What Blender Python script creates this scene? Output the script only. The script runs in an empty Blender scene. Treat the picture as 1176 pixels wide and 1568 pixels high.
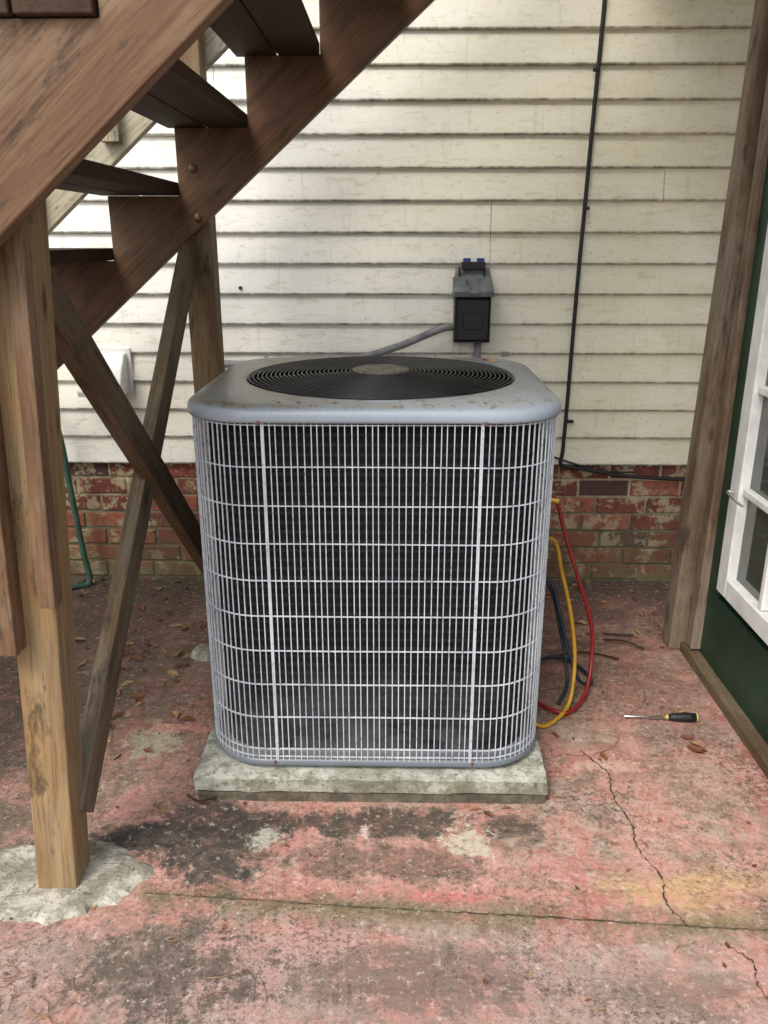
import bpy, math, random
from mathutils import Vector, Matrix
from mathutils import noise as mn
random.seed(7)
D=bpy.data; S=bpy.context.scene; COL=S.collection
R=math.radians

# ------------------------------------------------------------------ node helpers
def newmat(name):
    m=D.materials.new(name); m.use_nodes=True
    nt=m.node_tree; b=nt.nodes['Principled BSDF']
    return m,nt,b
def link(nt,a,b): nt.links.new(a,b)
def setin(nt,sock,v):
    if isinstance(v,bpy.types.NodeSocket): nt.links.new(v,sock)
    else:
        if hasattr(sock.default_value,'__len__') and not isinstance(v,(int,float)):
            v=list(v)
            if len(sock.default_value)==4 and len(v)==3: v=v+[1]
            sock.default_value=v
        else: sock.default_value=v
def coords(nt,kind='Object'):
    return nt.nodes.new('ShaderNodeTexCoord').outputs[kind]
def mapping(nt,vec,scale=(1,1,1),loc=(0,0,0),rot=(0,0,0)):
    n=nt.nodes.new('ShaderNodeMapping'); link(nt,vec,n.inputs['Vector'])
    n.inputs['Scale'].default_value=scale
    setin(nt,n.inputs['Location'],loc); n.inputs['Rotation'].default_value=rot
    return n.outputs[0]
def noise(nt,vec,scale=5,detail=6,rough=.6,dist=0):
    n=nt.nodes.new('ShaderNodeTexNoise'); link(nt,vec,n.inputs['Vector'])
    n.inputs['Scale'].default_value=scale; n.inputs['Detail'].default_value=min(detail,5)
    n.inputs['Roughness'].default_value=rough; n.inputs['Distortion'].default_value=dist
    return n.outputs['Fac']
def voro(nt,vec,scale=5,feature='F1'):
    n=nt.nodes.new('ShaderNodeTexVoronoi'); link(nt,vec,n.inputs['Vector'])
    n.feature=feature; n.inputs['Scale'].default_value=scale
    return n.outputs['Distance']
def ramp(nt,fac,stops,interp='LINEAR'):
    n=nt.nodes.new('ShaderNodeValToRGB'); setin(nt,n.inputs[0],fac)
    e=n.color_ramp.elements; n.color_ramp.interpolation=interp
    while len(e)<len(stops): e.new(.5)
    for i,(p,c) in enumerate(stops):
        e[i].position=p
        if isinstance(c,(int,float)): c=(c,c,c)
        e[i].color=(*c,1)
    return n.outputs[0]
def mix(nt,fac,a,b,mode='MIX'):
    n=nt.nodes.new('ShaderNodeMix'); n.data_type='RGBA'; n.blend_type=mode
    setin(nt,n.inputs[0],fac); setin(nt,n.inputs[6],a); setin(nt,n.inputs[7],b)
    return n.outputs[2]
def mth(nt,op,a,b=0.0,clamp=False):
    n=nt.nodes.new('ShaderNodeMath'); n.operation=op; n.use_clamp=clamp
    setin(nt,n.inputs[0],a); setin(nt,n.inputs[1],b)
    return n.outputs[0]
def bump(nt,b,h,strength=.3,dist=.01):
    n=nt.nodes.new('ShaderNodeBump'); n.inputs['Strength'].default_value=strength
    n.inputs['Distance'].default_value=dist; link(nt,h,n.inputs['Height'])
    link(nt,n.outputs[0],b.inputs['Normal'])
def sepxyz(nt,vec):
    n=nt.nodes.new('ShaderNodeSeparateXYZ'); link(nt,vec,n.inputs[0]); return n.outputs
def blob(nt,vec,c,r,nz,amp=1.0,soft=.35,rag=3.2,mod=None):
    v=mapping(nt,vec,scale=(1/r[0],1/r[1],0),loc=(-c[0]/r[0],-c[1]/r[1],0))
    n=nt.nodes.new('ShaderNodeVectorMath'); n.operation='LENGTH'; link(nt,v,n.inputs[0])
    d=mth(nt,'SUBTRACT',1.0,n.outputs['Value'])
    d=mth(nt,'ADD',d,mth(nt,'MULTIPLY',mth(nt,'SUBTRACT',nz,.5),rag))
    d=mth(nt,'DIVIDE',d,soft,clamp=True)
    d=mth(nt,'MULTIPLY',d,amp)
    if mod is not None: d=mth(nt,'MULTIPLY',d,mod)
    return d
def simple(name,col,rough=.5,metal=0,var=.25,scale=30,bmp=.1):
    m,nt,b=newmat(name); co=coords(nt)
    n=noise(nt,co,scale,5,.6)
    c=mix(nt,ramp(nt,n,[(.3,0),(.7,1)]),[x*(1-var) for x in col],[min(1,x*(1+var)) for x in col])
    link(nt,c,b.inputs['Base Color']); b.inputs['Roughness'].default_value=rough
    b.inputs['Metallic'].default_value=metal
    if bmp: bump(nt,b,n,bmp,.003)
    return m

# ------------------------------------------------------------------ mesh helpers
def empty(name,parent=None):
    o=D.objects.new(name,None); COL.objects.link(o); o.empty_display_size=.1
    if parent: o.parent=parent
    return o
def mesh(name,verts,faces,mat=None,parent=None,smooth=False,bevel=0,segs=2):
    me=D.meshes.new(name); me.from_pydata([tuple(v) for v in verts],[],faces); me.update()
    o=D.objects.new(name,me); COL.objects.link(o)
    if mat: me.materials.append(mat)
    if parent: o.parent=parent
    if smooth: me.shade_smooth()
    if bevel:
        md=o.modifiers.new('b','BEVEL'); md.width=bevel; md.segments=segs; md.limit_method='ANGLE'; md.angle_limit=R(40)
    return o
BF=[(0,3,2,1),(4,5,6,7),(0,1,5,4),(1,2,6,5),(2,3,7,6),(3,0,4,7)]
def boxv(x0,x1,y0,y1,z0,z1):
    return [(x0,y0,z0),(x1,y0,z0),(x1,y1,z0),(x0,y1,z0),(x0,y0,z1),(x1,y0,z1),(x1,y1,z1),(x0,y1,z1)]
class MB:
    def __init__(s): s.v=[]; s.f=[]
    def add(s,v,f):
        o=len(s.v); s.v+= [tuple(p) for p in v]; s.f+=[tuple(i+o for i in q) for q in f]
    def box(s,*a): s.add(boxv(*a),BF)
    def obj(s,name,mat,parent=None,**k): return mesh(name,s.v,s.f,mat,parent,**k)
def box(name,a,mat,parent=None,bevel=.002,**k):
    cx,cy,cz=(a[0]+a[1])/2,(a[2]+a[3])/2,(a[4]+a[5])/2
    o=mesh(name,[(x-cx,y-cy,z-cz) for x,y,z in boxv(*a)],BF,mat,parent,bevel=bevel,**k)
    o.location=(cx,cy,cz); return o
def catmull(pts,n=8,closed=False):
    pts=[Vector(p) for p in pts]; out=[]; L=len(pts)
    rng=range(L) if closed else range(L-1)
    for i in rng:
        g=lambda j: pts[j%L] if closed else pts[max(0,min(L-1,j))]
        p0,p1,p2,p3=g(i-1),g(i),g(i+1),g(i+2)
        for k in range(n):
            t=k/n
            out.append(.5*((2*p1)+(p2-p0)*t+(2*p0-5*p1+4*p2-p3)*t*t+(3*p1-p0-3*p2+p3)*t**3))
    if not closed: out.append(pts[-1])
    return out
def tube_data(pts,r,sides=8,closed=False):
    pts=[Vector(p) for p in pts]; L=len(pts); v=[];f=[]
    nrm=None
    for i,p in enumerate(pts):
        a=pts[(i-1)%L] if (closed or i>0) else p
        b=pts[(i+1)%L] if (closed or i<L-1) else p
        t=(b-a).normalized()
        if nrm is None:
            nrm=t.orthogonal().normalized()
            if closed: nrm=Vector((0,0,1)) if abs(t.z)<.9 else nrm
        nrm=(nrm-t*nrm.dot(t)).normalized(); bn=t.cross(nrm)
        rr=r(i/(L-1)) if callable(r) else r
        for s in range(sides):
            an=2*math.pi*s/sides+math.pi/sides
            v.append(p+rr*(math.cos(an)*nrm+math.sin(an)*bn))
    for i in range(L if closed else L-1):
        j=(i+1)%L
        for s in range(sides):
            s2=(s+1)%sides
            f.append((i*sides+s,i*sides+s2,j*sides+s2,j*sides+s))
    if not closed:
        f.append(tuple(range(sides))[::-1]); f.append(tuple((L-1)*sides+s for s in range(sides)))
    return v,f
def tube(name,pts,r,mat,parent=None,sides=10,smoothpts=8):
    v,f=tube_data(catmull(pts,smoothpts) if smoothpts else pts,r,sides)
    return mesh(name,v,f,mat,parent,smooth=True)
def lathe_data(prof,n=24,M=Matrix()):
    v=[];f=[]
    for (r,z) in prof:
        for i in range(n):
            a=2*math.pi*i/n; v.append(M@Vector((r*math.cos(a),r*math.sin(a),z)))
    for k in range(len(prof)-1):
        for i in range(n):
            j=(i+1)%n; f.append((k*n+i,k*n+j,(k+1)*n+j,(k+1)*n+i))
    f.append(tuple(range(n))[::-1]); f.append(tuple((len(prof)-1)*n+i for i in range(n)))
    return v,f
def board(name,p0,p1,w,t,mat,parent,side=(0,1,0),bevel=.003):
    p0,p1=Vector(p0),Vector(p1); x=(p1-p0).normalized(); s=Vector(side)
    y=(s-x*s.dot(x)).normalized(); z=x.cross(y); L=(p1-p0).length
    o=mesh(name,boxv(-L/2,L/2,-t/2,t/2,-w/2,w/2),BF,mat,parent,bevel=bevel)
    M=Matrix((x,y,z)).transposed().to_4x4(); M.translation=(p0+p1)/2
    o.matrix_local=M
    return o

# ------------------------------------------------------------------ materials
def wood(name,dark,light,grey=(.3,.27,.22),greyamt=.3,rough=.75,stain=.7):
    m,nt,b=newmat(name); co=coords(nt)
    oi=nt.nodes.new('ShaderNodeObjectInfo').outputs['Random']
    off=nt.nodes.new('ShaderNodeCombineXYZ')
    link(nt,mth(nt,'MULTIPLY',oi,37),off.inputs[0]); link(nt,mth(nt,'MULTIPLY',oi,11),off.inputs[1]); link(nt,mth(nt,'MULTIPLY',oi,5),off.inputs[2])
    v0=nt.nodes.new('ShaderNodeVectorMath'); v0.operation='ADD'; link(nt,co,v0.inputs[0]); link(nt,off.outputs[0],v0.inputs[1]); co=v0.outputs[0]
    g1=noise(nt,mapping(nt,co,(1.0,13,13)),1.6,5,.58,1.8)
    g2=noise(nt,mapping(nt,co,(5,150,150)),1.2,4,.7,.4)
    big=noise(nt,mapping(nt,co,(1.3,4,4)),1.8,5,.66,.3)
    c=mix(nt,ramp(nt,g1,[(.34,.15),(.64,.85)]),dark,light)
    c=mix(nt,ramp(nt,big,[(.44,0),(.62,greyamt)]),c,grey)
    c=mix(nt,ramp(nt,g2,[(.36,.5),(.5,0)]),c,[x*.45 for x in dark])
    st=noise(nt,mapping(nt,co,(3,10,10),(3,1,0)),1.6,5,.78)
    c=mix(nt,ramp(nt,st,[(.55,0),(.66,stain)]),c,(.03,.026,.018))
    kn=voro(nt,mapping(nt,co,(3,9,9)),.9)
    c=mix(nt,ramp(nt,kn,[(.05,.85),(.12,0)]),c,(.04,.022,.012))
    link(nt,c,b.inputs['Base Color']); b.inputs['Roughness'].default_value=rough
    b.inputs['Specular IOR Level'].default_value=.3
    h=mix(nt,.6,g1,g2); bump(nt,b,h,.35,.004)
    return m
W_STR=wood('wood_stained_brown',(.075,.033,.015),(.165,.08,.037),(.14,.09,.052),.5,.55)  # brown stain, its tone set darker as seen in shade
W_NEAR=wood('wood_stringer_weathered',(.12,.06,.033),(.22,.13,.075),(.34,.265,.18),.5)  # grey weathering over brown, with light on the near stringer put into the tone
W_TREAD=wood('wood_tread_dark',(.03,.015,.009),(.075,.036,.02),(.09,.06,.04),.3)
W_POST=wood('wood_post',(.13,.078,.038),(.25,.165,.085),(.24,.20,.13),.5)
W_NPOST=wood('wood_post_tan',(.19,.11,.048),(.39,.25,.115),(.29,.235,.15),.5)
W_BATTEN=wood('wood_batten_brown',(.095,.05,.027),(.22,.13,.07),(.33,.25,.17),.5)
W_BRACE=wood('wood_brace',(.07,.04,.022),(.155,.092,.05),(.21,.17,.115),.45)
W_BRACE2=wood('wood_brace_lower',(.10,.065,.035),(.21,.145,.08),(.26,.23,.16),.6)
W_PALE=wood('wood_weathered_pale',(.3,.25,.15),(.5,.44,.3),(.5,.47,.38),.6)
W_RPOST=wood('wood_porch_post',(.115,.072,.044),(.21,.14,.09),(.33,.275,.21),.6)
W_SILL=wood('wood_sill',(.075,.048,.028),(.15,.10,.055),(.19,.16,.10),.5)

def siding_mat():
    m,nt,b=newmat('vinyl_siding'); co=coords(nt); x,y,z=sepxyz(nt,co)
    n1=noise(nt,mapping(nt,co,(.8,.8,1.3)),1.2,4,.5)
    c=mix(nt,ramp(nt,n1,[(.35,0),(.65,1)]),(.83,.805,.69),(.87,.865,.82))
    gx=mth(nt,'ADD',mth(nt,'MULTIPLY',x,.45),.24,clamp=True)
    n2=noise(nt,mapping(nt,co,(2.2,1,5)),1.4,5,.65)
    al=mth(nt,'MULTIPLY',gx,ramp(nt,n2,[(.25,.35),(.65,1)]))
    c=mix(nt,al,c,(.66,.605,.36))
    n3=noise(nt,mapping(nt,co,(7,1,26)),1.5,5,.78,.8)
    c=mix(nt,ramp(nt,n3,[(.53,0),(.68,.55)]),c,(.50,.47,.30))
    n6=noise(nt,mapping(nt,co,(26,1,3)),1.2,5,.7)
    c=mix(nt,ramp(nt,n6,[(.56,0),(.7,.35)]),c,(.46,.45,.28))
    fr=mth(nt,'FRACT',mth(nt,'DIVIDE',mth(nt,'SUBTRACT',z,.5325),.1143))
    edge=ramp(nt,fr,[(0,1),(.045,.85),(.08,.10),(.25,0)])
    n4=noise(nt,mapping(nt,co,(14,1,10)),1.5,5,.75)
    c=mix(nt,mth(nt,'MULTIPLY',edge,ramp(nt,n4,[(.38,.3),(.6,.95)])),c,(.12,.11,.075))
    n5=noise(nt,mapping(nt,co,(1,1,1.6)),48,5,.8)
    c=mix(nt,ramp(nt,n5,[(.6,0),(.69,.6)]),c,(.2,.19,.12))
    link(nt,c,b.inputs['Base Color']); link(nt,ramp(nt,n3,[(.3,.36),(.7,.58)]),b.inputs['Roughness'])
    g=noise(nt,mapping(nt,co,(3,1,40)),2.5,4,.6)
    bump(nt,b,g,.2,.004)
    return m
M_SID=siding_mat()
def brick_mat():
    m,nt,b=newmat('old_brick'); co=coords(nt); x,y,z=sepxyz(nt,co)
    rnd=nt.nodes.new('ShaderNodeNewGeometry').outputs['Random Per Island']
    c=ramp(nt,rnd,[(0,(.17,.045,.03)),(.3,(.27,.07,.042)),(.55,(.32,.105,.06)),(.75,(.2,.055,.038)),(.9,(.08,.04,.036)),(1,(.34,.16,.1))],'CONSTANT')
    n=noise(nt,co,22,5,.75)
    c=mix(nt,ramp(nt,n,[(.35,.6),(.55,0)]),c,(.06,.028,.02))
    n2=noise(nt,co,10,5,.78)
    c=mix(nt,ramp(nt,n2,[(.51,0),(.56,.85)]),c,(.40,.34,.21))
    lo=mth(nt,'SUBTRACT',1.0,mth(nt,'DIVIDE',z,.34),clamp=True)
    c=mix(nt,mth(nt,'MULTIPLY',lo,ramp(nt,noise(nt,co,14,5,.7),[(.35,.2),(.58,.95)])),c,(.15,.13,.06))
    link(nt,c,b.inputs['Base Color']); b.inputs['Roughness'].default_value=.9
    bump(nt,b,n,.6,.006); return m
def mortar_mat():
    m,nt,b=newmat('mortar'); co=coords(nt); x,y,z=sepxyz(nt,co)
    n=noise(nt,co,18,5,.7)
    c=mix(nt,ramp(nt,n,[(.35,0),(.65,1)]),(.22,.18,.11),(.55,.48,.33))
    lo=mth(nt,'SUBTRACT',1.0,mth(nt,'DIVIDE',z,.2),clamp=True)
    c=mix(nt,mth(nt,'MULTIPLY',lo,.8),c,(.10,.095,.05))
    link(nt,c,b.inputs['Base Color']); b.inputs['Roughness'].default_value=.95
    bump(nt,b,n,.7,.008); return m
M_BRICK=brick_mat(); M_MORT=mortar_mat()

def patio_mat():
    m,nt,b=newmat('red_painted_concrete'); co=coords(nt); x,y,z=sepxyz(nt,co)
    nA=noise(nt,co,1.9,5,.65,.3); nB=noise(nt,mapping(nt,co,(1,1,1),(3,7,0)),5.5,5,.78,.4)
    nC=noise(nt,mapping(nt,co,(1,1,1),(9,2,0)),19,5,.8); nD=noise(nt,co,85,4,.8); nE=noise(nt,mapping(nt,co,(1,1,1),(5,5,0)),3.1,5,.75,.5)
    nS=noise(nt,mapping(nt,co,(3,9,1),(1,4,0),(0,0,.25)),2.2,5,.72,.5)
    red=mix(nt,ramp(nt,nA,[(.4,0),(.6,1)]),(.42,.155,.125),(.57,.30,.235))
    red=mix(nt,ramp(nt,nC,[(.42,0),(.6,.8)]),red,(.62,.37,.32))
    worn=mix(nt,ramp(nt,nC,[(.42,0),(.58,1)]),(.21,.165,.115),(.44,.365,.285))
    c=mix(nt,ramp(nt,nB,[(.45,0),(.55,.8)]),red,worn)
    c=mix(nt,ramp(nt,nS,[(.51,0),(.6,.5)]),c,(.35,.20,.155))
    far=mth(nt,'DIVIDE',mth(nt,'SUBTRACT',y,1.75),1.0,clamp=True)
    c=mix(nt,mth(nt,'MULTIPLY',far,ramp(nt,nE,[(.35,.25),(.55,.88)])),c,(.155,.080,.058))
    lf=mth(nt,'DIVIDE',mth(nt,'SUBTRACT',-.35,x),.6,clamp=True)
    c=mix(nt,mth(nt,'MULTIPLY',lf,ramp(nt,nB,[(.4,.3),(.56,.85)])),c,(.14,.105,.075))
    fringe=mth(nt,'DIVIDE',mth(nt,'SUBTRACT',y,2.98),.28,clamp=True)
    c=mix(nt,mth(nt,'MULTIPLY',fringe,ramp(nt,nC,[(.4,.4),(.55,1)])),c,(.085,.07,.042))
    near=mth(nt,'DIVIDE',mth(nt,'SUBTRACT',1.43,y),.12,clamp=True)
    c=mix(nt,mth(nt,'MULTIPLY',near,ramp(nt,nE,[(.38,.25),(.56,.7)])),c,(.43,.32,.285))
    md=ramp(nt,nC,[(.38,.55),(.54,1)])
    c=mix(nt,blob(nt,co,(.74,1.52),(.30,.085),nB,.65,.8,4,md),c,(.66,.41,.18))
    c=mix(nt,blob(nt,co,(.15,1.6),(.4,.10),nE,.5,.5),c,(.62,.34,.28))
    c=mix(nt,blob(nt,co,(-.44,1.66),(.27,.16),nB,.97,.5,5,md),c,(.04,.040,.034))
    c=mix(nt,blob(nt,co,(-.38,1.72),(.22,.07),nE,.9,.5,5,md),c,(.035,.033,.028))
    c=mix(nt,blob(nt,co,(-.05,1.74),(.52,.06),nB,.9,.5,5,md),c,(.045,.038,.028))
    c=mix(nt,blob(nt,co,(.05,1.60),(.36,.07),nE,.75,.5,5,md),c,(.11,.085,.055))
    c=mix(nt,blob(nt,co,(-.42,1.28),(.22,.17),nC,.8,.5,4,md),c,(.07,.06,.045))
    c=mix(nt,blob(nt,co,(.1,1.27),(.30,.10),nC,.6,.4,4),c,(.10,.08,.06))
    c=mix(nt,blob(nt,co,(.62,1.24),(.22,.06),nC,.5,.4,4),c,(.12,.095,.07))
    c=mix(nt,blob(nt,co,(.235,1.67),(.055,.075),nC,.85,.3,5),c,(.60,.54,.42))
    c=mix(nt,blob(nt,co,(-.27,1.68),(.045,.04),nC,.75,.3,5),c,(.5,.5,.41))
    c=mix(nt,blob(nt,co,(-.02,1.70),(.02,.025),nC,.8,.3,5),c,(.74,.55,.5))
    c=mix(nt,blob(nt,co,(.17,1.49),(.09,.018),nC,.85,.3,5),c,(.62,.17,.18))
    c=mix(nt,blob(nt,co,(.05,1.50),(.5,.03),nC,.5,.3,6),c,(.60,.24,.20))
    c=mix(nt,blob(nt,co,(-.66,2.1),(.10,.10),nC,.8,.4,4),c,(.40,.38,.26))
    c=mix(nt,blob(nt,co,(-.6,2.16),(.15,.03),nC,.6,.3,5),c,(.60,.24,.20))
    c=mix(nt,blob(nt,co,(.95,1.95),(.12,.12),nC,.5,.3,5),c,(.55,.36,.28))
    c=mix(nt,blob(nt,co,(.66,2.0),(.12,.03),nC,.6,.3,5),c,(.66,.45,.36))
    c=mix(nt,blob(nt,co,(.9,1.35),(.05,.2),nC,.5,.5),c,(.1,.09,.07))
    jl=mth(nt,'ABSOLUTE',mth(nt,'SUBTRACT',y,mth(nt,'SUBTRACT',1.455,mth(nt,'MULTIPLY',x,.055))))
    jm=mth(nt,'SUBTRACT',1.0,mth(nt,'DIVIDE',jl,.06),clamp=True)
    c=mix(nt,mth(nt,'MULTIPLY',jm,ramp(nt,nB,[(.38,.1),(.55,.8)])),c,(.17,.14,.07))
    cl=ramp(nt,nE,[(.4,.25),(.6,.95)])
    c=mix(nt,mth(nt,'MULTIPLY',ramp(nt,nD,[(.52,0),(.6,.8)]),cl),c,(.06,.046,.036))
    c=mix(nt,mth(nt,'MULTIPLY',ramp(nt,noise(nt,co,42,5,.8),[(.53,0),(.60,.8)]),cl),c,(.07,.055,.042))
    c=mix(nt,ramp(nt,noise(nt,mapping(nt,co,(1,1,1),(2,8,0)),50,5,.8),[(.56,0),(.65,.65)]),c,(.68,.55,.48))
    link(nt,c,b.inputs['Base Color'])
    link(nt,ramp(nt,nB,[(.3,.6),(.7,.9)]),b.inputs['Roughness']); b.inputs['Specular IOR Level'].default_value=.35
    h=mix(nt,.4,nC,nD); h=mix(nt,.35,h,nB)
    bump(nt,b,h,.6,.012); return m
M_PATIO=patio_mat()
def grass_mat():
    m,nt,b=newmat('lawn'); co=coords(nt)
    n=noise(nt,co,3,5,.7); c=ramp(nt,n,[(.3,(.03,.05,.015)),(.6,(.07,.1,.03)),(.8,(.12,.1,.05))])
    link(nt,c,b.inputs['Base Color']); b.inputs['Roughness'].default_value=1; return m
def pad_mat(name,lo_,hi_,moss=(.20,.20,.14),front=False):
    m,nt,b=newmat(name); co=coords(nt)
    n=noise(nt,co,12,5,.75); n2=noise(nt,co,55,4,.75)
    c=mix(nt,ramp(nt,n,[(.42,0),(.58,1)]),lo_,hi_)
    c=mix(nt,ramp(nt,noise(nt,co,26,5,.8),[(.53,0),(.61,.7)]),c,moss)
    if front:   # stained vertical edges
        nz=sepxyz(nt,nt.nodes.new('ShaderNodeNewGeometry').outputs['Normal'])[2]
        side=ramp(nt,nz,[(.2,1),(.7,0)])
        c=mix(nt,mth(nt,'MULTIPLY',side,ramp(nt,n,[(.38,.9),(.62,.35)])),c,(.16,.15,.10))
    c=mix(nt,ramp(nt,n2,[(.56,0),(.64,.65)]),c,(.07,.07,.05))
    link(nt,c,b.inputs['Base Color']); b.inputs['Roughness'].default_value=.95
    bump(nt,b,mix(nt,.5,n,n2),.8,.01); return m
M_PAD=pad_mat('pad_concrete',(.30,.30,.235),(.55,.56,.48),(.17,.175,.11),True)
M_PAD2=pad_mat('pad_concrete_lower',(.07,.06,.042),(.16,.135,.095),(.08,.08,.05))
M_FOOT=pad_mat('rough_concrete',(.26,.24,.19),(.52,.49,.42))
def painted_metal(name,col,dirt=.4):
    m,nt,b=newmat(name); co=coords(nt); x,y,z=sepxyz(nt,co)
    nrm=nt.nodes.new('ShaderNodeNewGeometry').outputs['Normal']; nz=sepxyz(nt,nrm)[2]
    n=noise(nt,co,9,5,.75,.4); n2=noise(nt,co,45,5,.75)
    c=mix(nt,ramp(nt,n2,[(.3,0),(.7,1)]),[v*.9 for v in col],[v*1.08 for v in col])
    up=ramp(nt,nz,[(.7,.10),(.97,1)])
    lft=mth(nt,'ADD',.72,mth(nt,'MULTIPLY',x,-.9),clamp=True)
    c=mix(nt,mth(nt,'MULTIPLY',mth(nt,'MULTIPLY',up,lft),ramp(nt,n,[(.35,dirt*.7),(.56,dirt*1.9)])),c,(.24,.21,.145))
    c=mix(nt,mth(nt,'MULTIPLY',up,ramp(nt,n2,[(.54,0),(.61,.75)])),c,(.09,.07,.045))
    link(nt,c,b.inputs['Base Color']); b.inputs['Roughness'].default_value=.34
    bump(nt,b,n2,.08,.002); return m
M_LID=painted_metal('grey_painted_lid',(.31,.365,.43),.5)
def wire_mat():
    m,nt,b=newmat('grille_wire_paint'); co=coords(nt)
    n=noise(nt,mapping(nt,co,(1,1,.4)),9,5,.7); n2=noise(nt,co,60,4,.7)
    c=mix(nt,ramp(nt,n,[(.35,0),(.65,1)]),(.42,.46,.51),(.64,.69,.74))
    c=mix(nt,ramp(nt,n2,[(.55,0),(.66,.6)]),c,(.16,.15,.13))
    link(nt,c,b.inputs['Base Color']); b.inputs['Roughness'].default_value=.4; return m
M_WIRE=wire_mat()
M_BASE=painted_metal('base_pan_paint',(.15,.175,.21),.5)
M_BLACK=simple('black_plastic_coating',(.010,.010,.011),.5,0,.3,40,.05)
M_GUARD=simple('dusty_black_wire',(.018,.018,.019),.33,0,.5,25,0)
def coil_mat():
    m,nt,b=newmat('coil_fins'); co=coords(nt); x,y,z=sepxyz(nt,co)
    w=mth(nt,'SINE',mth(nt,'MULTIPLY',z,2*math.pi/.0245))
    n=noise(nt,co,6,5,.7); lo=mth(nt,'SUBTRACT',1.0,mth(nt,'DIVIDE',mth(nt,'SUBTRACT',z,.1),.30),clamp=True)
    c=mix(nt,ramp(nt,w,[(.2,0),(.9,1)]),(.005,.005,.006),(.018,.019,.021))
    c=mix(nt,mth(nt,'MULTIPLY',lo,ramp(nt,n,[(.4,.05),(.62,.8)])),c,(.12,.125,.13))  # coil paler low down: reflected light and haze painted into the colour
    link(nt,c,b.inputs['Base Color']); b.inputs['Roughness'].default_value=.8; b.inputs['Specular IOR Level'].default_value=.2; return m
M_COIL=coil_mat()
M_CAP=simple('dusty_fan_cap',(.20,.18,.14),.8,0,.6,40,.3)
M_RUST=simple('rusty_clip',(.14,.065,.035),.8,0,.5,80,.3)
M_BOXG=simple('box_grey_plastic',(.19,.20,.20),.5,0,.4,20,.05)
M_COND=simple('grey_conduit',(.24,.24,.24),.5,0,.3,20,.05)
M_BLUE=simple('blue_plastic',(.02,.04,.2),.35,0,.2,20,0)
M_WHITE=simple('white_paint_trim',(.74,.75,.73),.45,0,.14,14,.06)
M_CABLE=simple('black_cable_rubber',(.01,.01,.011),.55,0,.2,20,0)
M_GHOSE=simple('green_hose_vinyl',(.05,.12,.085),.4,0,.3,20,0)
M_YHOSE=simple('yellow_hose',(.50,.28,.02),.4,0,.2,20,0)
M_RHOSE=simple('red_hose',(.24,.012,.014),.4,0,.2,20,0)
M_KHOSE=simple('blue_black_hose',(.015,.028,.04),.4,0,.15,20,0)
M_BRASS=simple('brass',(.55,.36,.1),.35,1,.2,40,0)
M_STEEL=simple('steel',(.6,.6,.6),.3,1,.2,40,0)
M_GREEN=simple('dark_green_paint',(.009,.040,.022),.45,0,.4,6,.15)
M_YPL=simple('yellow_plastic',(.45,.38,.12),.4,0,.1,20,0)
M_CRACK=simple('crack_dirt',(.05,.038,.026),1,0,.5,30,0)
M_JOINT=simple('joint_dirt',(.07,.058,.035),1,0,.6,18,0)
def glass_mat():
    m,nt,b=newmat('window_glass'); b.inputs['Base Color'].default_value=(.06,.07,.06,1)
    b.inputs['Roughness'].default_value=.06; b.inputs['Specular IOR Level'].default_value=.9
    n=noise(nt,coords(nt),2.5,2,.5); bump(nt,b,n,.15,.01); return m
M_GLASS=glass_mat()
def leaf_mat(name,stops):
    m,nt,b=newmat(name)
    rnd=nt.nodes.new('ShaderNodeNewGeometry').outputs['Random Per Island']
    c=ramp(nt,rnd,stops); n=noise(nt,coords(nt),60,4,.6)
    c=mix(nt,ramp(nt,n,[(.4,.4),(.6,0)]),c,(.05,.025,.012))
    link(nt,c,b.inputs['Base Color']); b.inputs['Roughness'].default_value=.8; return m
M_LEAF=leaf_mat('dry_leaves',[(0,(.10,.035,.018)),(.3,(.22,.075,.03)),(.55,(.34,.15,.065)),(.8,(.42,.27,.13)),(1,(.52,.40,.24))])
M_NEED=leaf_mat('pine_needles',[(0,(.22,.11,.05)),(1,(.46,.31,.16))])

# ------------------------------------------------------------------ ground
WY=3.31
mesh('ground',[(-60,-60,-.012),(60,-60,-.012),(60,60,-.012),(-60,60,-.012)],[(0,1,2,3)],grass_mat())
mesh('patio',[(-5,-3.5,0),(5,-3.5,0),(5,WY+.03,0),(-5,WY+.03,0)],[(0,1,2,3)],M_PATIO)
def strip(mb,pts,w,z=.0035,jag=.006,n=14):
    P=catmull([(x,y,0) for x,y in pts],n)
    Q=[Vector((p.x+random.uniform(-jag,jag),p.y+random.uniform(-jag,jag),0)) for p in P]
    v=[];f=[]
    for i,p in enumerate(Q):
        t=(Q[min(i+1,len(Q)-1)]-Q[max(i-1,0)]).normalized(); nn=Vector((-t.y,t.x,0))
        ww=w*random.uniform(.15,1.25)*(.2 if i in(0,len(Q)-1) else 1)/2
        v+= [(p.x+nn.x*ww,p.y+nn.y*ww,z),(p.x-nn.x*ww,p.y-nn.y*ww,z)]
    for i in range(len(Q)-1): f.append((2*i,2*i+1,2*i+3,2*i+2))
    mb.add(v,f)
mb=MB()
strip(mb,[(-.52,1.49),(-.3,1.475),(0,1.455),(.3,1.44),(.69,1.415),(1.0,1.40),(1.6,1.37),(2.6,1.33)],.0040,jag=.002,n=26)
mb.obj('patio_joint',M_JOINT)
mb=MB()
strip(mb,[(.60,2.06),(.655,1.95),(.645,1.86),(.665,1.74),(.655,1.66),(.685,1.56),(.672,1.48),(.70,1.415)],.0045,jag=.003)
strip(mb,[(.62,2.03),(.72,2.1),(.74,2.2),(.86,2.32),(.88,2.5)],.0018)
strip(mb,[(-.76,2.75),(-.88,2.6),(-.92,2.45),(-1.1,2.3)],.004)
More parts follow.
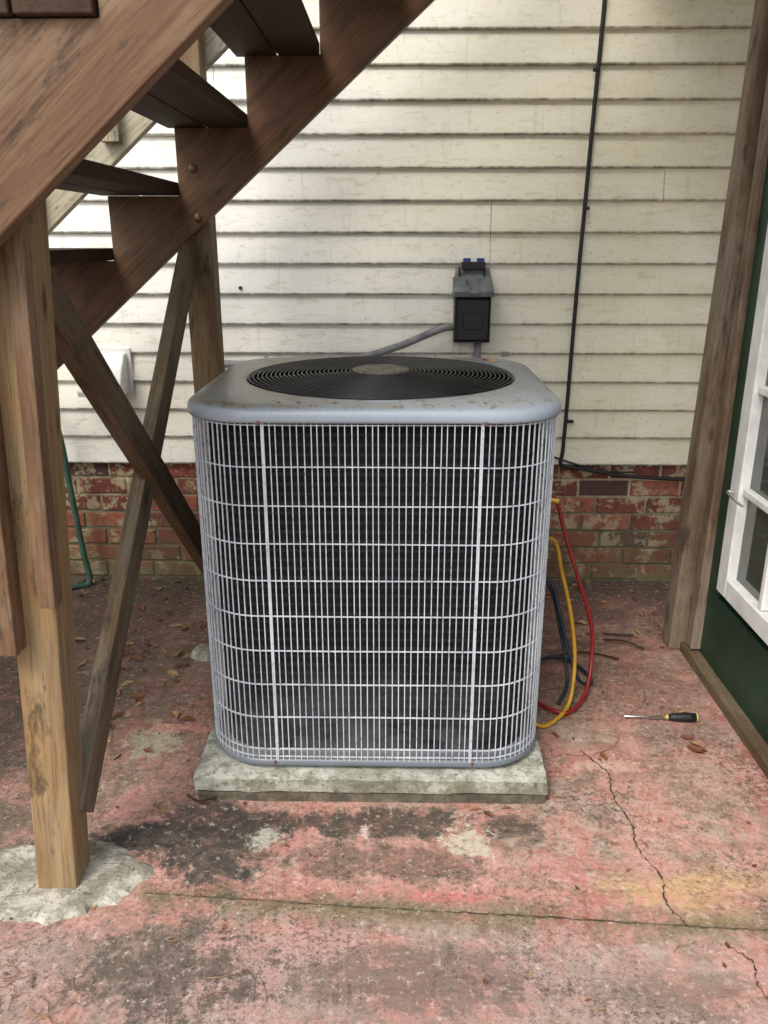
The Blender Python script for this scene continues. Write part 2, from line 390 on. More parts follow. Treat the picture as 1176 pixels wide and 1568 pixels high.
strip(mb,[(-.62,1.62),(-.55,1.66),(-.5,1.64),(-.44,1.71),(-.42,1.78)],.002)
strip(mb,[(.76,1.37),(.80,1.32),(.79,1.25),(.84,1.16),(.83,1.0)],.0035)
mb.obj('ground_crack',M_CRACK)

# ------------------------------------------------------------------ house
house=empty('clapboard_house')
EX=.1143; Z0=.533; NR=42
mb=MB(); bx0,bx1=-5.0,5.0
for i in range(NR):
    z=Z0+i*EX; x=bx0-random.uniform(0,3.6)
    cuts=[]
    while x<bx1:
        cuts.append(x); x+=3.66
    cuts.append(bx1)
    for a,b_ in zip(cuts[:-1],cuts[1:]):
        a=max(a,bx0)
        if b_-a<.05: continue
        a2,b2=a+.001,b_-.001
        ns=max(1,int((b2-a2)/.35)); prev=None
        for k in range(ns+1):
            xx=a2+(b2-a2)*k/ns; w=random.uniform(-.0014,.0014); dz=random.uniform(-.0012,.0012)
            ring=[(xx,WY-.014+w,z+dz),(xx,WY-.0155+w,z+.005+dz),(xx,WY+.001+w*.3,z+EX+.004),(xx,WY+.006,z+EX+.004),(xx,WY+.006,z+dz)]
            base=len(mb.v); mb.v+=ring
            if prev is not None:
                for q in range(5):
                    q2=(q+1)%5; mb.f.append((prev+q,base+q,base+q2,prev+q2))
            prev=base
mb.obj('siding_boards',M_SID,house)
box('wall_sheathing',(bx0,bx1,WY+.012,WY+.14,Z0+.003,Z0+NR*EX),M_CRACK,house,bevel=0)
mb=MB(); ch=.0762
for r in range(7):
    x=-5+(.105 if r%2 else 0)
    while x<5:
        L=.2+random.uniform(-.006,.006); dy=random.uniform(-.004,.004); dz=random.uniform(-.002,.002)
        x0,x1=x,x+L; z0,z1=r*ch+.010+dz,(r+1)*ch-.001+dz
        y0=WY+.012+dy; g=.004
        v=[(x0,WY+.08,z0),(x1,WY+.08,z0),(x1,WY+.08,z1),(x0,WY+.08,z1),
           (x0,y0+g,z0),(x1,y0+g,z0),(x1,y0+g,z1),(x0,y0+g,z1),
           (x0+g,y0,z0+g),(x1-g,y0,z0+g),(x1-g,y0,z1-g),(x0+g,y0,z1-g)]
        f=[(8,9,10,11),(4,5,9,8),(5,6,10,9),(6,7,11,10),(7,4,8,11),(0,1,5,4),(1,2,6,5),(2,3,7,6),(3,0,4,7)]
        mb.add(v,f); x+=L+.012
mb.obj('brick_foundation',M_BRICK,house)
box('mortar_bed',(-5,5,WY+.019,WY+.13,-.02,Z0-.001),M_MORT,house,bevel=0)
box('siding_nail',(-.565,-.553,WY-.022,WY-.008,1.238,1.25),M_CABLE,house)

# dryer vent
dv=empty('dryer_vent_hood')
x0,x1=-1.20,-1.035; zt,zb=.992,.835; yb=WY-.016
hood=mesh('hood',[(x0,yb,zt),(x1,yb,zt),(x0,yb-.03,zt-.005),(x1,yb-.03,zt-.005),(x0,yb-.125,zb+.02),(x1,yb-.125,zb+.02),(x0,yb-.12,zb),(x1,yb-.12,zb),(x0,yb,zb),(x1,yb,zb)],
 [(0,1,3,2),(2,3,5,4),(4,5,7,6),(0,2,4,6,8),(1,9,7,5,3)],M_WHITE,dv,bevel=.004)
sm=hood.modifiers.new('s','SOLIDIFY'); sm.thickness=.003
box('flange',(x0-.02,x1+.02,WY-.022,WY-.012,zb-.015,zt+.02),M_WHITE,dv)

# ------------------------------------------------------------------ disconnect box
db=empty('electrical_disconnect_box')
qx0,qx1=.275,.412
mb=MB()
zb,zt=1.045,1.235; yb,yf=WY-.014,WY-.105
mb.box(qx0,qx1,yb-.006,yb,zb,zt)
mb.box(qx0,qx0+.005,yf,yb-.006,zb,zt); mb.box(qx1-.005,qx1,yf,yb-.006,zb,zt)
mb.box(qx0+.005,qx1-.005,yf,yb-.006,zb,zb+.005)
mb.obj('enclosure',M_BLACK,db,bevel=.001)
box('dark_dead_front',(qx0+.006,qx1-.006,yf+.012,yf+.022,zb+.008,zt-.03),M_BLACK,db)
box('pull_out_handle',(.31,.38,yf+.002,yf+.012,zb+.05,zb+.11),M_BLACK,db)
mesh('open_lid',[(qx0-.008,yf-.012,zt-.018),(qx1+.008,yf-.012,zt-.018),(qx1+.008,yf-.02,zt+.002),(qx0-.008,yf-.02,zt+.002),
 (qx0+.004,yb-.03,zt+.085),(qx1-.004,yb-.03,zt+.085),(qx1-.004,yb,zt+.085),(qx0+.004,yb,zt+.085),(qx1+.008,yb,zt-.018),(qx0-.008,yb,zt-.018)],
 [(0,1,2,3),(3,2,5,4),(4,5,6,7),(0,3,4,7,9),(1,8,6,5,2),(0,9,8,1)],M_BOXG,db,bevel=.003)
box('lid_latch',(.325,.365,yf-.03,yf-.012,zt-.005,zt+.02),M_BOXG,db)
for i,xx in enumerate((qx0+.006,qx1-.036)):
    box('hinge_ear_%d'%i,(xx-.016,xx+.034,yf-.004,yf+.02,zt+.012,zt+.055),M_BOXG,db)
    box('lid_rib_%d'%i,(xx+.006,xx+.012,WY-.09,WY-.05,zt+.03,zt+.09),M_BLACK,db)
box('fuse_pull_body',(.300,.388,WY-.08,WY-.03,zt+.082,zt+.108),M_BLACK,db)
for i,xx in enumerate((.304,.356)):
    box('blue_fuse_clip_%d'%i,(xx,xx+.028,WY-.078,WY-.05,zt+.1,zt+.122),M_BLUE,db,bevel=.004)
v,f=tube_data([(.372,WY-.05,1.05),(.372,WY-.05,.86)],.014,12); mesh('conduit_stub',v,f,M_COND,db,smooth=True)
box('conduit_strap',(.47,.5,WY-.024,WY-.012,.985,1.0),M_COND,db)
pts=[(.275,WY-.05,1.10),(.235,WY-.055,1.095),(.18,WY-.06,1.075),(.06,WY-.1,1.03),(-.1,WY-.13,.985),(-.2,WY-.16,.965),(-.38,WY-.14,.965),(-.6,WY-.06,.955),(-.66,WY-.03,.95)]
tube('flexible_conduit',pts,lambda t:.0145+.0015*math.sin(t*520),M_COND,db,10,22)

pc=empty('power_cable')
P=[(.785,WY-.022,5.2),(.78,WY-.022,3.4),(.775,WY-.022,2.35),(.772,WY-.022,2.1),(.765,WY-.022,1.85),(.758,WY-.022,1.55),(.752,WY-.022,1.3),(.748,WY-.022,1.05),(.745,WY-.022,.8),(.74,WY-.024,.6),(.735,WY-.02,.545),(.76,WY-.02,.53),(.85,WY-.02,.515),(1.0,WY-.02,.49),(1.25,WY-.02,.475),(1.6,WY-.02,.47)]
tube('cable',P,.0078,M_CABLE,pc,8,10)
tube('short_cable',[(.6,WY-.05,.56),(.68,WY-.03,.575),(.78,WY-.022,.545),(.9,WY-.022,.51),(1.05,WY-.022,.505)],.004,M_CABLE,pc)
for i,z in enumerate((2.0,1.535,.72)):
    box('clip_%d'%i,(.752,.775,WY-.032,WY-.016,z-.006,z+.006),M_CABLE,pc)

gh=empty('garden_hose')
tube('hose',[(-1.47,WY-.03,.89),(-1.45,WY-.09,.885),(-1.37,WY-.11,.83),(-1.315,WY-.1,.70),(-1.30,WY-.08,.4),(-1.285,WY-.07,.15),(-1.27,WY-.08,.02),(-1.33,WY-.12,.014),(-1.5,WY-.2,.014)],.013,M_GHOSE,gh)
v,f=lathe_data([(.0,0),(.014,0),(.014,.03),(.01,.03),(.01,.06),(0,.06)],14,Matrix.Translation((-1.47,WY-.012,.89))@Matrix.Rotation(R(90),4,'X'))
mesh('faucet',v,f,M_BRASS,gh)

# ------------------------------------------------------------------ pad
import bmesh
PX0,PX1,PY0,PY1=-.478,.462,1.816,2.80
def roughbox(name,a,mat,amp=.003,parent=None):
    bm=bmesh.new(); bmesh.ops.create_cube(bm,size=1)
    bmesh.ops.subdivide_edges(bm,edges=bm.edges[:],cuts=24,use_grid_fill=True)
    for v in bm.verts:
        e=sum(abs(abs(c)-.5)<1e-5 for c in v.co)
        p=Vector((a[0]+(v.co.x+.5)*(a[1]-a[0]),a[2]+(v.co.y+.5)*(a[3]-a[2]),a[4]+(v.co.z+.5)*(a[5]-a[4])))
        n=mn.noise_vector(p*14)*amp*(1.6 if e>1 else 1)
        if e>1:
            k=abs(mn.noise(p*23))*.010
            if v.co.z>.4: n.z-=k
            n.x-=math.copysign(k*.6,v.co.x) if abs(v.co.x)>.49 else 0
            n.y+=k*.6 if v.co.y<-.49 else 0
        v.co=p+n
    me=D.meshes.new(name); bm.to_mesh(me); bm.free(); me.materials.append(mat)
    o=D.objects.new(name,me); COL.objects.link(o)
    if parent:o.parent=parent
    return o
pad=empty('concrete_equipment_pad')
roughbox('upper_slab',(PX0,PX1,PY0,PY1,.032,.073),M_PAD,.003,pad)
roughbox('lower_slab',(PX0+.008,PX1-.006,PY0+.004,PY1-.01,-.006,.0295),M_PAD2,.0025,pad)

# ------------------------------------------------------------------ air conditioner
ac=empty('air_conditioner_unit')
HW=.453; HD=.42; RC=.165; CY=1.855+HD; CX=0.0
ZB=.089; ZL=1.034
def rr(o,n=160,hw=HW,hd=HD,rc=RC):
    hw+=o;hd+=o;rc+=o
    a=hw-rc; b=hd-rc
    per=4*a+4*b+2*math.pi*rc; out=[]
    L=[('l',(-a,-hd),(a,-hd)),('c',(a,-b),-90),('l',(hw,-b),(hw,b)),('c',(a,b),0),('l',(a,hd),(-a,hd)),('c',(-a,b),90),('l',(-hw,b),(-hw,-b)),('c',(-a,-b),180)]
    for i in range(n):
        s=per*i/n
        for q in L:
            if q[0]=='l':
                p,r_=Vector(q[1]),Vector(q[2]); ln=(r_-p).length
                if s<=ln: out.append(p+(r_-p)*(s/ln)); break
            else:
                ln=math.pi/2*rc
                if s<=ln:
                    an=R(q[2]+90*s/ln); out.append(Vector(q[1])+rc*Vector((math.cos(an),math.sin(an)))); break
            s-=ln
        else: out.append(Vector((-a,-hd)))
    return [Vector((p.x+CX,p.y+CY)) for p in out]
def loft(name,rings,mat,parent,cap=False,smooth=True):
    n=len(rings[0]); v=[p for r_ in rings for p in r_]; f=[]
    for k in range(len(rings)-1):
        for i in range(n):
            j=(i+1)%n; f.append((k*n+i,k*n+j,(k+1)*n+j,(k+1)*n+i))
    if cap: f.append(tuple(range(n))[::-1]); f.append(tuple((len(rings)-1)*n+i for i in range(n)))
    return mesh(name,v,f,mat,parent,smooth=smooth)
def ring(o,z,**k): return [(p.x,p.y,z) for p in rr(o,**k)]
loft('coil',[ring(-.034,ZB+.03),ring(-.034,ZL)],M_COIL,ac)
loft('base_pan',[ring(-.04,ZB-.008),ring(-.008,ZB-.008),ring(.002,ZB),ring(.004,ZB+.006),ring(.003,ZB+.014),ring(.0,ZB+.018),ring(-.03,ZB+.020),ring(-.036,ZB+.031)],M_BASE,ac,cap=True)
mb=MB()
for (x,y) in ((-.3,-.33),(.3,-.33),(-.3,.33),(.3,.33),(0,-.36)):
    mb.box(x-.05,x+.05,CY+y-.04,CY+y+.04,.066,ZB-.004)
mb.obj('rubber_feet',M_BLACK,ac)
per=2*(2*(HW-RC)+2*(HD-RC))+2*math.pi*RC; NV=int(per/.0160)
vp=rr(0,NV); mb=MB()
for i,p in enumerate(vp):
    t=(vp[(i+1)%NV]-vp[i-1]).normalized(); nn=Vector((t.y,-t.x))
    h=.00115; d=.0014
    p=p+t*random.uniform(-.0014,.0014)
    c=[p-t*h-nn*d,p+t*h-nn*d,p+t*h+nn*d,p-t*h+nn*d]
    j2=random.uniform(-.002,.002)
    v=[(q.x,q.y,ZB+.012) for q in c]+[(q.x+t.x*j2,q.y+t.y*j2,ZL+.004) for q in c]
    mb.add(v,BF)
def wire_ring(z,h=.0010):
    n=160; ph=random.uniform(0,6)
    a=ring(-.004,z-h,n=n); b_=ring(.0008,z-h,n=n); c=ring(.0008,z+h,n=n); d=ring(-.004,z+h,n=n)
    v=[(p[0],p[1],p[2]+.0005*math.sin(p[0]*9+ph)) for p in a+b_+c+d]; f=[]
    for k in range(4):
        k2=(k+1)%4
        for i in range(n):
            j=(i+1)%n; f.append((k*n+i,k*n+j,k2*n+j,k2*n+i))
    mb.add(v,f)
for k in range(9): wire_ring(.139+.097*k)
wire_ring(1.016); wire_ring(ZB+.026)
for sx in (-.256,.256):
    for dx in (-.0023,.0023):
        mb.box(CX+sx+dx-.0014,CX+sx+dx+.0014,CY-HD-.003,CY-HD+.001,ZB+.012,ZL+.004)
    for sy in (-1,1):
        mb.box(CX+sy*(HW)-.003,CX+sy*(HW)+.003,CY+sx-.003,CY+sx+.003,ZB+.012,ZL+.004)
mb.obj('wire_grille',M_WIRE,ac)
RF=.368; FX=CX+.012; FY=CY
N=160; base=rr(0,N)
def circ(r_,z):
    out=[]
    for p in base:
        d=Vector((p.x-CX,p.y-CY)).normalized(); out.append((FX+d.x*r_,FY+d.y*r_,z))
    return out
def blend(a,b_,t,z): return [(p[0]*(1-t)+q[0]*t,p[1]*(1-t)+q[1]*t,z) for p,q in zip(a,b_)]
o1=ring(-.034,0,n=N); c1=circ(RF+.012,0)
rings=[ring(-.004,ZL-.010,n=N),ring(.008,ZL-.012,n=N),ring(.011,ZL-.006,n=N),ring(.0105,ZL+.006,n=N),ring(.007,ZL+.016,n=N),ring(-.004,ZL+.023,n=N),ring(-.016,ZL+.0265,n=N),ring(-.034,ZL+.029,n=N),
 blend(o1,c1,.5,ZL+.031),circ(RF+.014,ZL+.033),circ(RF+.004,ZL+.033),circ(RF-.002,ZL+.028),circ(RF-.004,ZL-.06),circ(RF-.02,ZL-.13)]
loft('top_lid',rings,M_LID,ac)
loft('fan_shroud',[circ(RF-.006,ZL+.026),circ(RF-.008,ZL-.14)],M_BLACK,ac)
mb=MB(); zc=ZL+.034
DOME=.012
for k in range(25):
    r_=.074+k*(RF-.078)/24
    z=zc+DOME*(1-(r_/RF)**2)
    pts=[(FX+r_*math.cos(2*math.pi*i/72),FY+r_*math.sin(2*math.pi*i/72),z) for i in range(72)]
    v,f=tube_data(pts,.0019,5,True); mb.add(v,f)
for k in range(8):
    a=2*math.pi*k/8+.2
    pts=[(FX+r_*math.cos(a),FY+r_*math.sin(a),zc-.004+DOME*(1-(r_/RF)**2)) for r_ in (.04,.1,.2,.3,RF+.002)]
    v,f=tube_data(pts,.003,6); mb.add(v,f)
mb.obj('fan_guard',M_GUARD,ac,smooth=True)
v,f=lathe_data([(0,0),(.078,0),(.08,.004),(.074,.008),(.05,.010),(.0,.011)],40,Matrix.Translation((FX,FY,zc+.010)))
mesh('fan_hub_cap',v,f,M_CAP,ac,smooth=True)
mb=MB()
v,f=lathe_data([(.0,0),(.078,0),(.08,.002),(.0795,.003),(0,.003)],40,Matrix.Translation((FX,FY,ZL-.14))); mb.add(v,f)
for k in range(4):
    a=math.pi/2*k+.5; n=6; vv=[];ff=[]
    for i in range(n):
        r_=.06+.28*i/(n-1)
        for s,dz in ((-.35,.03),(0,.0),(.4,-.03)):
            vv.append((FX+r_*math.cos(a+s),FY+r_*math.sin(a+s),ZL-.09+dz))
    for i in range(n-1):
        for s in range(2): q=i*3+s; ff.append((q,q+1,q+4,q+3))
    mb.add(vv,ff)
mb.obj('fan_blades',M_BLACK,ac)
v,f=lathe_data([(0,-.2),(.07,-.2),(.07,0),(0,0)],24,Matrix.Translation((FX,FY,ZL+.02)))
mesh('fan_motor',v,f,M_BLACK,ac)
mesh('interior_floor',ring(-.04,ZL-.3),[tuple(range(160))],M_BLACK,ac)
mb=MB()
for x in (-.262,.262):
    mb.box(x-.004,x+.004,CY-HD-.015,CY-HD-.006,ZL-.016,ZL-.006)
    mb.box(x-.004,x+.004,CY-HD-.006,CY-HD-.001,ZB+.006,ZB+.016)
mb.obj('rusty_clips',M_RUST,ac,bevel=.002)
mb=MB()
for z in (.6,.42):
    v,f=lathe_data([(0,0),(.012,0),(.012,.03),(.018,.03),(.018,.045),(0,.045)],12,Matrix.Translation((CX+HW,CY+.22,z))@Matrix.Rotation(R(90),4,'Y'))
    mb.add(v,f)
mb.obj('service_valves',M_BRASS,ac)
box('side_gauge_block',(CX+HW+.001,CX+HW+.016,2.09,2.13,.85,.93),simple('slate_blue_plastic',(.06,.10,.17),.4,0,.2,20,0),ac,bevel=.006)  # small blue block standing in for the manifold gauge

hs=empty('refrigerant_gauge_hoses')
tube('red_hose',[(.47,2.5,.62),(.56,2.5,.64),(.595,2.48,.54),(.64,2.44,.40),(.69,2.42,.25),(.70,2.40,.12),(.665,2.32,.03),(.59,2.24,.014),(.5,2.3,.02)],.0066,M_RHOSE,hs)
tube('yellow_hose',[(.47,2.45,.5),(.555,2.44,.52),(.585,2.42,.42),(.62,2.40,.28),(.635,2.36,.14),(.61,2.28,.03),(.55,2.2,.012),(.50,2.17,.012),(.46,2.2,.03)],.0066,M_YHOSE,hs)
tube('blue_hose',[(.47,2.5,.36),(.56,2.48,.36),(.595,2.45,.26),(.62,2.42,.16),(.66,2.38,.05),(.71,2.42,.02),(.71,2.5,.012),(.66,2.6,.012),(.59,2.6,.012),(.5,2.5,.02)],.0066,M_KHOSE,hs)
tube('loose_black_hose',[(.5,2.55,.34),(.57,2.52,.32),(.61,2.5,.18),(.63,2.42,.03),(.58,2.3,.012)],.0055,M_KHOSE,hs)
v,f=lathe_data([(0,0),(.011,0),(.011,.035),(.008,.04),(0,.04)],10,Matrix.Translation((.54,2.5,.635))@Matrix.Rotation(R(100),4,'Y'))
mesh('brass_fitting',v,f,M_BRASS,hs)

sd=empty('screwdriver')
M=Matrix.Translation((.768,2.225,.0145))@Matrix.Rotation(R(-1),4,'Z')@Matrix.Rotation(R(90),4,'Y')
v,f=lathe_data([(0,0),(.0028,.004),(.0032,.13),(.0,.131)],10,M); mesh('shaft',v,f,M_STEEL,sd,smooth=True)
v,f=lathe_data([(0,.128),(.006,.13),(.008,.134),(.0085,.137),(0,.1375)],14,M); mesh('collar',v,f,M_YPL,sd,smooth=True)
v,f=lathe_data([(0,.1375),(.009,.139),(.012,.155),(.014,.17),(.0145,.2),(.014,.222),(.0,.2222)],14,M); mesh('handle',v,f,M_BLACK,sd,smooth=True)
v,f=lathe_data([(0,.222),(.0142,.2225),(.012,.228),(.007,.231),(0,.232)],14,M); mesh('handle_cap',v,f,M_YPL,sd,smooth=True)

# ------------------------------------------------------------------ staircase
st=empty('wooden_staircase')
SL=.19/.2197
Zk=lambda k:1.36+.19*(k-1)
Xk=lambda k:-.83+.2197*(k-1)
lowZ=lambda x:1.405+SL*(x+.615)
ang=math.atan(SL)
def stringer(name,y0,y1,mat,dx=0):
    pts=[(Xk(-6),0)]
    for k in range(-5,9):
        pts.append((Xk(k-1),Zk(k))); pts.append((Xk(k),Zk(k)))
    pts.append((Xk(8),lowZ(Xk(8)))); pts.append((-.615-1.405/SL,0))
    n=len(pts); c=Vector((-.6,0,1.45)); Rm=Matrix.Rotation(-ang,4,'Y'); inv=Rm.inverted()
    v=[inv@(Vector((x,y0-(y0+y1)/2,z))-c) for x,z in pts]+[inv@(Vector((x,y1-(y0+y1)/2,z))-c) for x,z in pts]
    f=[tuple(range(n)),tuple(range(2*n-1,n-1,-1))]+[((i+1)%n,i,n+i,n+(i+1)%n) for i in range(n)]
    o=mesh(name,v,f,mat,st,bevel=.003)
    o.matrix_local=Matrix.Translation((c.x+dx,(y0+y1)/2,c.z))@Rm
    return o
stringer('near_stringer',1.385,1.425,W_NEAR,0)
stringer('far_stringer',2.65,2.69,W_STR)
for k in range(-5,9):
    x0,x1=Xk(k-1)-.03,Xk(k)-.004; w=(x1-x0-.006)/2
    for i in range(2):
        xa=x0+i*(w+.006)
        board('tread_%d_%d'%(k+6,i),(xa+w/2,1.37,Zk(k)+.0205),(xa+w/2,2.69,Zk(k)+.0205),w,.037,W_TREAD,st,side=(0,0,1))
board('near_post',(-.718,1.535,-.01),(-.625,1.535,1.52),.09,.09,W_NPOST,st,side=(0,1,0),bevel=.005)
board('near_post_batten_right',(-.628,1.47,.735),(-.596,1.47,1.46),.032,.038,W_BATTEN,st)
board('near_post_batten_left',(-.722,1.464,.635),(-.690,1.464,1.42),.048,.048,W_BATTEN,st)
board('near_post_batten_outer',(-.785,1.464,.60),(-.750,1.464,1.38),.055,.048,W_RPOST,st)
board('far_post',(-.575,2.737,0),(-.575,2.737,2.75),.09,.09,W_POST,st,side=(0,1,0),bevel=.005)
board('brace_down_to_far_post',(-.628,1.54,1.40),(-.602,2.76,.25),.089,.038,W_BRACE,st,side=(1,0,0))
board('brace_down_to_near_post',(-.60,2.72,1.42),(-.672,1.56,.17),.089,.038,W_BRACE2,st,side=(1,0,0))
board('guard_board',(-1.7,2.81,1.70+SL*(-1.7+.9)),(.5,2.81,1.70+SL*1.4),.14,.038,W_PALE,st,side=(0,1,0))
for i,x in enumerate((-1.12,-.84)):
    board('guard_block_%d'%i,(x,2.77,1.66+SL*(x+.9)),(x,2.77,1.80+SL*(x+.9)),.06,.04,W_PALE,st,side=(0,1,0))
mb=MB()
for (x,z) in ((-.563,1.628),(-.557,1.488)):
    v,f=lathe_data([(0,0),(.012,0),(.013,.003),(.009,.007),(.004,.010),(0,.011)],16,Matrix.Translation((x,2.65,z))@Matrix.Rotation(R(90),4,'X'))
    mb.add(v,f)
mb.obj('lag_bolts',simple('old_bolt',(.18,.11,.055),.5,.3,.3,60,0),st,smooth=True)

dk=empty('wooden_deck')
Xd=Xk(8)
for i in range(11):
    xa=Xd+.01+i*.145
    board('deck_board_%d'%i,(xa+.07,1.2,2.74),(xa+.07,3.27,2.74),.138,.037,W_POST,dk,side=(0,0,1))
for i,y in enumerate((1.24,1.9,2.55,3.2)):
    board('joist_%d'%i,(Xd+.01,y,2.63),(Xd+1.58,y,2.63),.17,.038,W_STR,dk)
board('deck_post',(1.098,2.735,0),(1.160,2.735,2.545),.09,.09,W_RPOST,dk,side=(0,1,0),bevel=.006)
board('deck_post_outer',(2.2,1.3,0),(2.2,1.3,2.545),.09,.09,W_RPOST,dk,side=(0,1,0),bevel=.006)

def patch(name,c,rx,ry,h,mat,seed,n=72,rings_=12):
    v=[];f=[]
    for k in range(rings_+1):
        s=1-k/rings_*.97
        for i in range(n):
            a=2*math.pi*i/n; dx,dy=math.cos(a),math.sin(a)
            e=1+.22*mn.noise(Vector((dx*1.6+seed,dy*1.6,0)))+.12*mn.noise(Vector((dx*6+seed,dy*6,3)))
            x,y=c[0]+rx*e*s*dx,c[1]+ry*e*s*dy
            z=-.002 if k==0 else h*min(1,k/1.6)+.004*mn.noise(Vector((x*22,y*22,seed)))+.002*mn.noise(Vector((x*70,y*70,seed)))
            v.append((x,y,z))
    for k in range(rings_):
        for i in range(n):
            j=(i+1)%n; f.append((k*n+i,k*n+j,(k+1)*n+j,(k+1)*n+i))
    f.append(tuple(rings_*n+i for i in range(n)))
    return mesh(name,v,f,mat,smooth=False)
patch('concrete_footing',(-.745,1.53),.225,.135,.012,M_FOOT,3.3)
patch('stone',(-.63,2.62),.05,.045,.03,M_FOOT,5.1,30,6)
patch('stone.001',(-1.02,2.2),.03,.03,.02,M_FOOT,6.7,24,5)

# ------------------------------------------------------------------ porch wall with glazed door
pw=empty('green_porch_wall')
PXW=1.135; YD=2.515
box('lower_panel',(PXW,PXW+.1,-.6,2.66,.035,.285),M_GREEN,pw)
box('wall_beyond_door',(PXW,PXW+.1,YD+.007,2.66,.288,2.54),M_GREEN,pw)
box('header',(PXW,PXW+.1,-.6,YD+.004,2.2,2.54),M_GREEN,pw)
board('ground_sill',(1.118,-.6,.018),(1.118,2.69,.018),.036,.05,W_SILL,pw,side=(1,0,0))
board('corner_trim',(1.125,2.635,.045),(1.150,2.635,2.54),.045,.05,W_RPOST,pw,side=(0,1,0))
fd=empty('french_door')
x0,x1=PXW-.014,PXW+.04
def fr(name,y0,y1,z0,z1,dx=0): box(name,(x0+dx,x1,y0,y1,z0,z1),M_WHITE,fd,bevel=.004)
ya=YD-.07
fr('stile_far',ya,YD,.32,2.15)
fr('stile_near',1.35,1.41,.32,2.15)
fr('bottom_rail',1.412,ya-.002,.32,.385); fr('top_rail',1.412,ya-.002,2.08,2.15)
for i,y in enumerate((2.215,1.95,1.68)): fr('muntin_v_%d'%i,y-.012,y+.012,.387,2.078,.008)
for i,z in enumerate((.68,1.0,1.32,1.64,1.9)): fr('muntin_h_%d'%i,1.412,ya-.002,z-.012,z+.012,.011)
box('glass',(PXW+.018,PXW+.024,1.4,ya+.01,.37,2.09),M_GLASS,fd,bevel=0)
box('door_backing',(PXW+.06,PXW+.1,1.3,YD+.004,.288,2.197),M_BLACK,fd,bevel=0)
tube('latch_hook',[(x0-.005,2.47,.67),(x0-.02,2.48,.672),(x0-.024,2.46,.668),(x0-.02,2.41,.66),(x0-.012,2.38,.655)],.004,M_STEEL,fd)

# ------------------------------------------------------------------ litter
def leaf(mb,x,y,z,s):
    a=random.uniform(0,6.28); t=random.uniform(-.5,.5); cv=random.uniform(.1,.5)*s
    out=[(-1,0,0),(-.5,.38,.6),(.1,.5,.8),(.55,.3,.5),(1,0,.2),(.5,-.32,.6),(0,-.5,.9),(-.5,-.36,.5),(0,0,.0)]
    Rz=Matrix.Rotation(a,3,'Z')@Matrix.Rotation(t,3,'X')
    v=[]
    for p in out:
        q=Rz@Vector((p[0]*s*random.uniform(.8,1.15),p[1]*s*random.uniform(.6,1.3),p[2]*cv)); v.append((x+q.x,y+q.y,z+.003+max(q.z,0)))
    mb.add(v,[(8,i,(i+1)%8) for i in range(8)])
mb=MB()
def free(x,y): return not(PX0-.02<x<PX1+.02 and PY0-.01<y<PY1+.02)
for _ in range(300):
    x=random.uniform(-1.9,1.09); y=random.choice([random.uniform(2.0,3.3),random.uniform(2.7,3.31),random.gauss(3.22,.06)])
    y=min(y,3.3)
    if free(x,y): leaf(mb,x,y,0,random.uniform(.007,.024))
for _ in range(45):
    x=random.gauss(-.8,.2); y=random.uniform(2.0,3.0)
    if free(x,y): leaf(mb,x,y,0,random.uniform(.014,.03))
for _ in range(95):
    x=random.uniform(-1.0,1.08); y=random.uniform(1.2,2.2)
    if free(x,y): leaf(mb,x,y,0,random.uniform(.003,.010))
for x,y,s in ((.935,2.13,.022),(.95,2.09,.030),(.955,2.06,.024),(.94,2.07,.028),(-.93,2.62,.035),(-.80,2.85,.03),(-.73,2.62,.03),(-.86,2.35,.022),(-.62,1.45,.017),(.27,1.79,.018),(.66,2.03,.02),(.30,1.775,.015),(.6,2.25,.028),(.54,2.14,.02),(-.56,1.78,.015),(.85,1.35,.014),(.35,1.8,.016)):
    leaf(mb,x,y,0,s)
for i in range(22):
    leaf(mb,CX+random.uniform(-.4,.4),CY+random.choice([-1,1,1])*random.uniform(.385,.40),ZL+.026,random.uniform(.003,.008))
leaf(mb,.315,CY+.2,ZL+.045,.03); leaf(mb,.335,CY+.17,ZL+.045,.02); leaf(mb,-.36,CY+.33,ZL+.032,.02)
mb.obj('fallen_leaves',M_LEAF)
mb=MB()
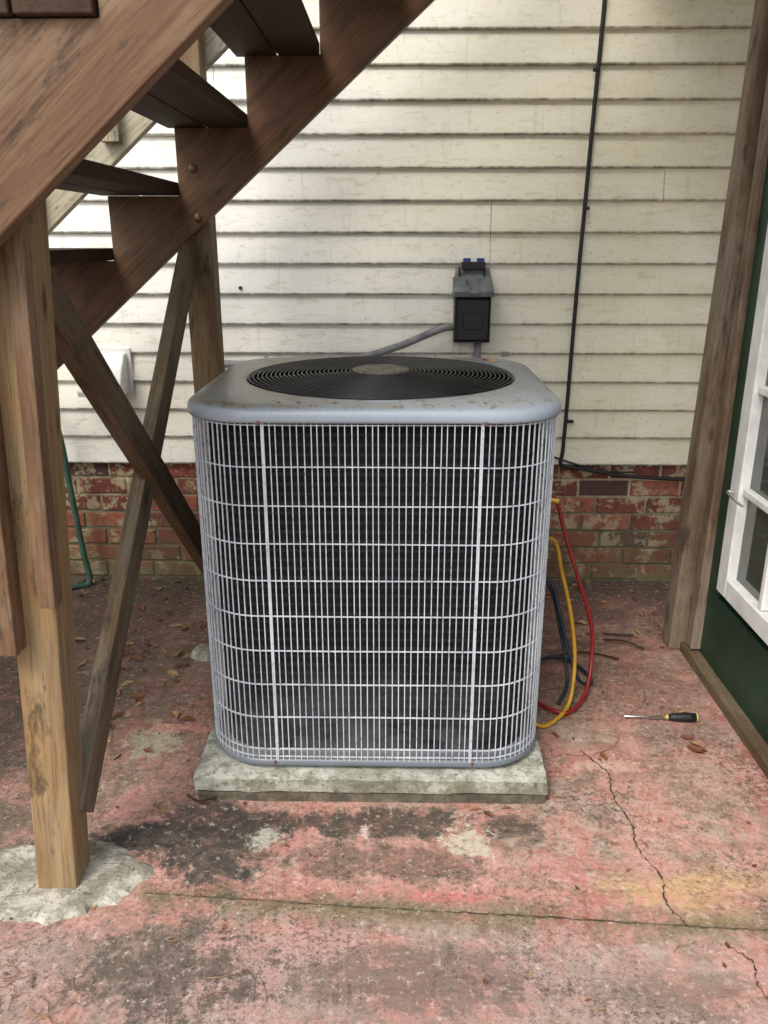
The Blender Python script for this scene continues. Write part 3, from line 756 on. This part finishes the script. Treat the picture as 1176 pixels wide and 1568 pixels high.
for _ in range(200):
    if random.random()<.35: x,y=random.gauss(-.72,.1),random.gauss(1.22,.06)
    else: x,y=random.uniform(-1.2,1.08),random.uniform(1.1,3.2)
    if not free(x,y): continue
    a=random.uniform(0,6.28); L=random.uniform(.02,.07); b=random.uniform(-.01,.01)
    p=[(x,y,.004),(x+L*.5*math.cos(a)-b*math.sin(a),y+L*.5*math.sin(a)+b*math.cos(a),.006),(x+L*math.cos(a),y+L*math.sin(a),.004)]
    v,f=tube_data(p,.0009,3); mb.add(v,f)
mb.obj('pine_needle_litter',M_NEED)
mb=MB()
for p in ([(.83,2.75,.01),(.9,2.72,.018),(.96,2.68,.01)],[(.84,2.80,.008),(.95,2.78,.012)],[(-.5,1.83,.01),(-.46,1.79,.02),(-.42,1.82,.01)],[(.62,2.62,.01),(.74,2.64,.014),(.85,2.6,.01)]):
    v,f=tube_data(catmull(p,5),.0035,6); mb.add(v,f)
mb.obj('fallen_twigs',W_TREAD)

# ------------------------------------------------------------------ world, sun, camera
w=D.worlds.new('World'); S.world=w; w.use_nodes=True; nt=w.node_tree
bg=nt.nodes['Background']; sky=nt.nodes.new('ShaderNodeTexSky'); sky.sky_type='NISHITA'; sky.sun_disc=False
EL,AZ=50,208
sky.sun_elevation=R(EL); sky.sun_rotation=R(AZ); sky.air_density=1.0; sky.dust_density=3.0
hsv=nt.nodes.new('ShaderNodeHueSaturation'); hsv.inputs['Saturation'].default_value=.42; hsv.inputs['Value'].default_value=1.6
nt.links.new(sky.outputs[0],hsv.inputs['Color']); nt.links.new(hsv.outputs[0],bg.inputs['Color'])
bg.inputs['Strength'].default_value=.15
sl=D.lights.new('sun','SUN'); sl.energy=2.05; sl.angle=R(20); sl.color=(1,.94,.85)
so=D.objects.new('sun',sl); COL.objects.link(so)
d=Vector((math.sin(R(AZ))*math.cos(R(EL)),math.cos(R(AZ))*math.cos(R(EL)),math.sin(R(EL))))
so.rotation_euler=d.to_track_quat('Z','Y').to_euler()
cam=D.cameras.new('camera'); co=D.objects.new('camera',cam); COL.objects.link(co)
co.location=(.06,0,1.426); co.rotation_euler=(R(90-18.5),0,R(1.0))
cam.sensor_fit='VERTICAL'; cam.sensor_height=36; cam.lens=28.7; cam.clip_start=.02; cam.clip_end=500
S.camera=co
S.view_settings.view_transform='Standard'; S.view_settings.look='None'; S.view_settings.exposure=0
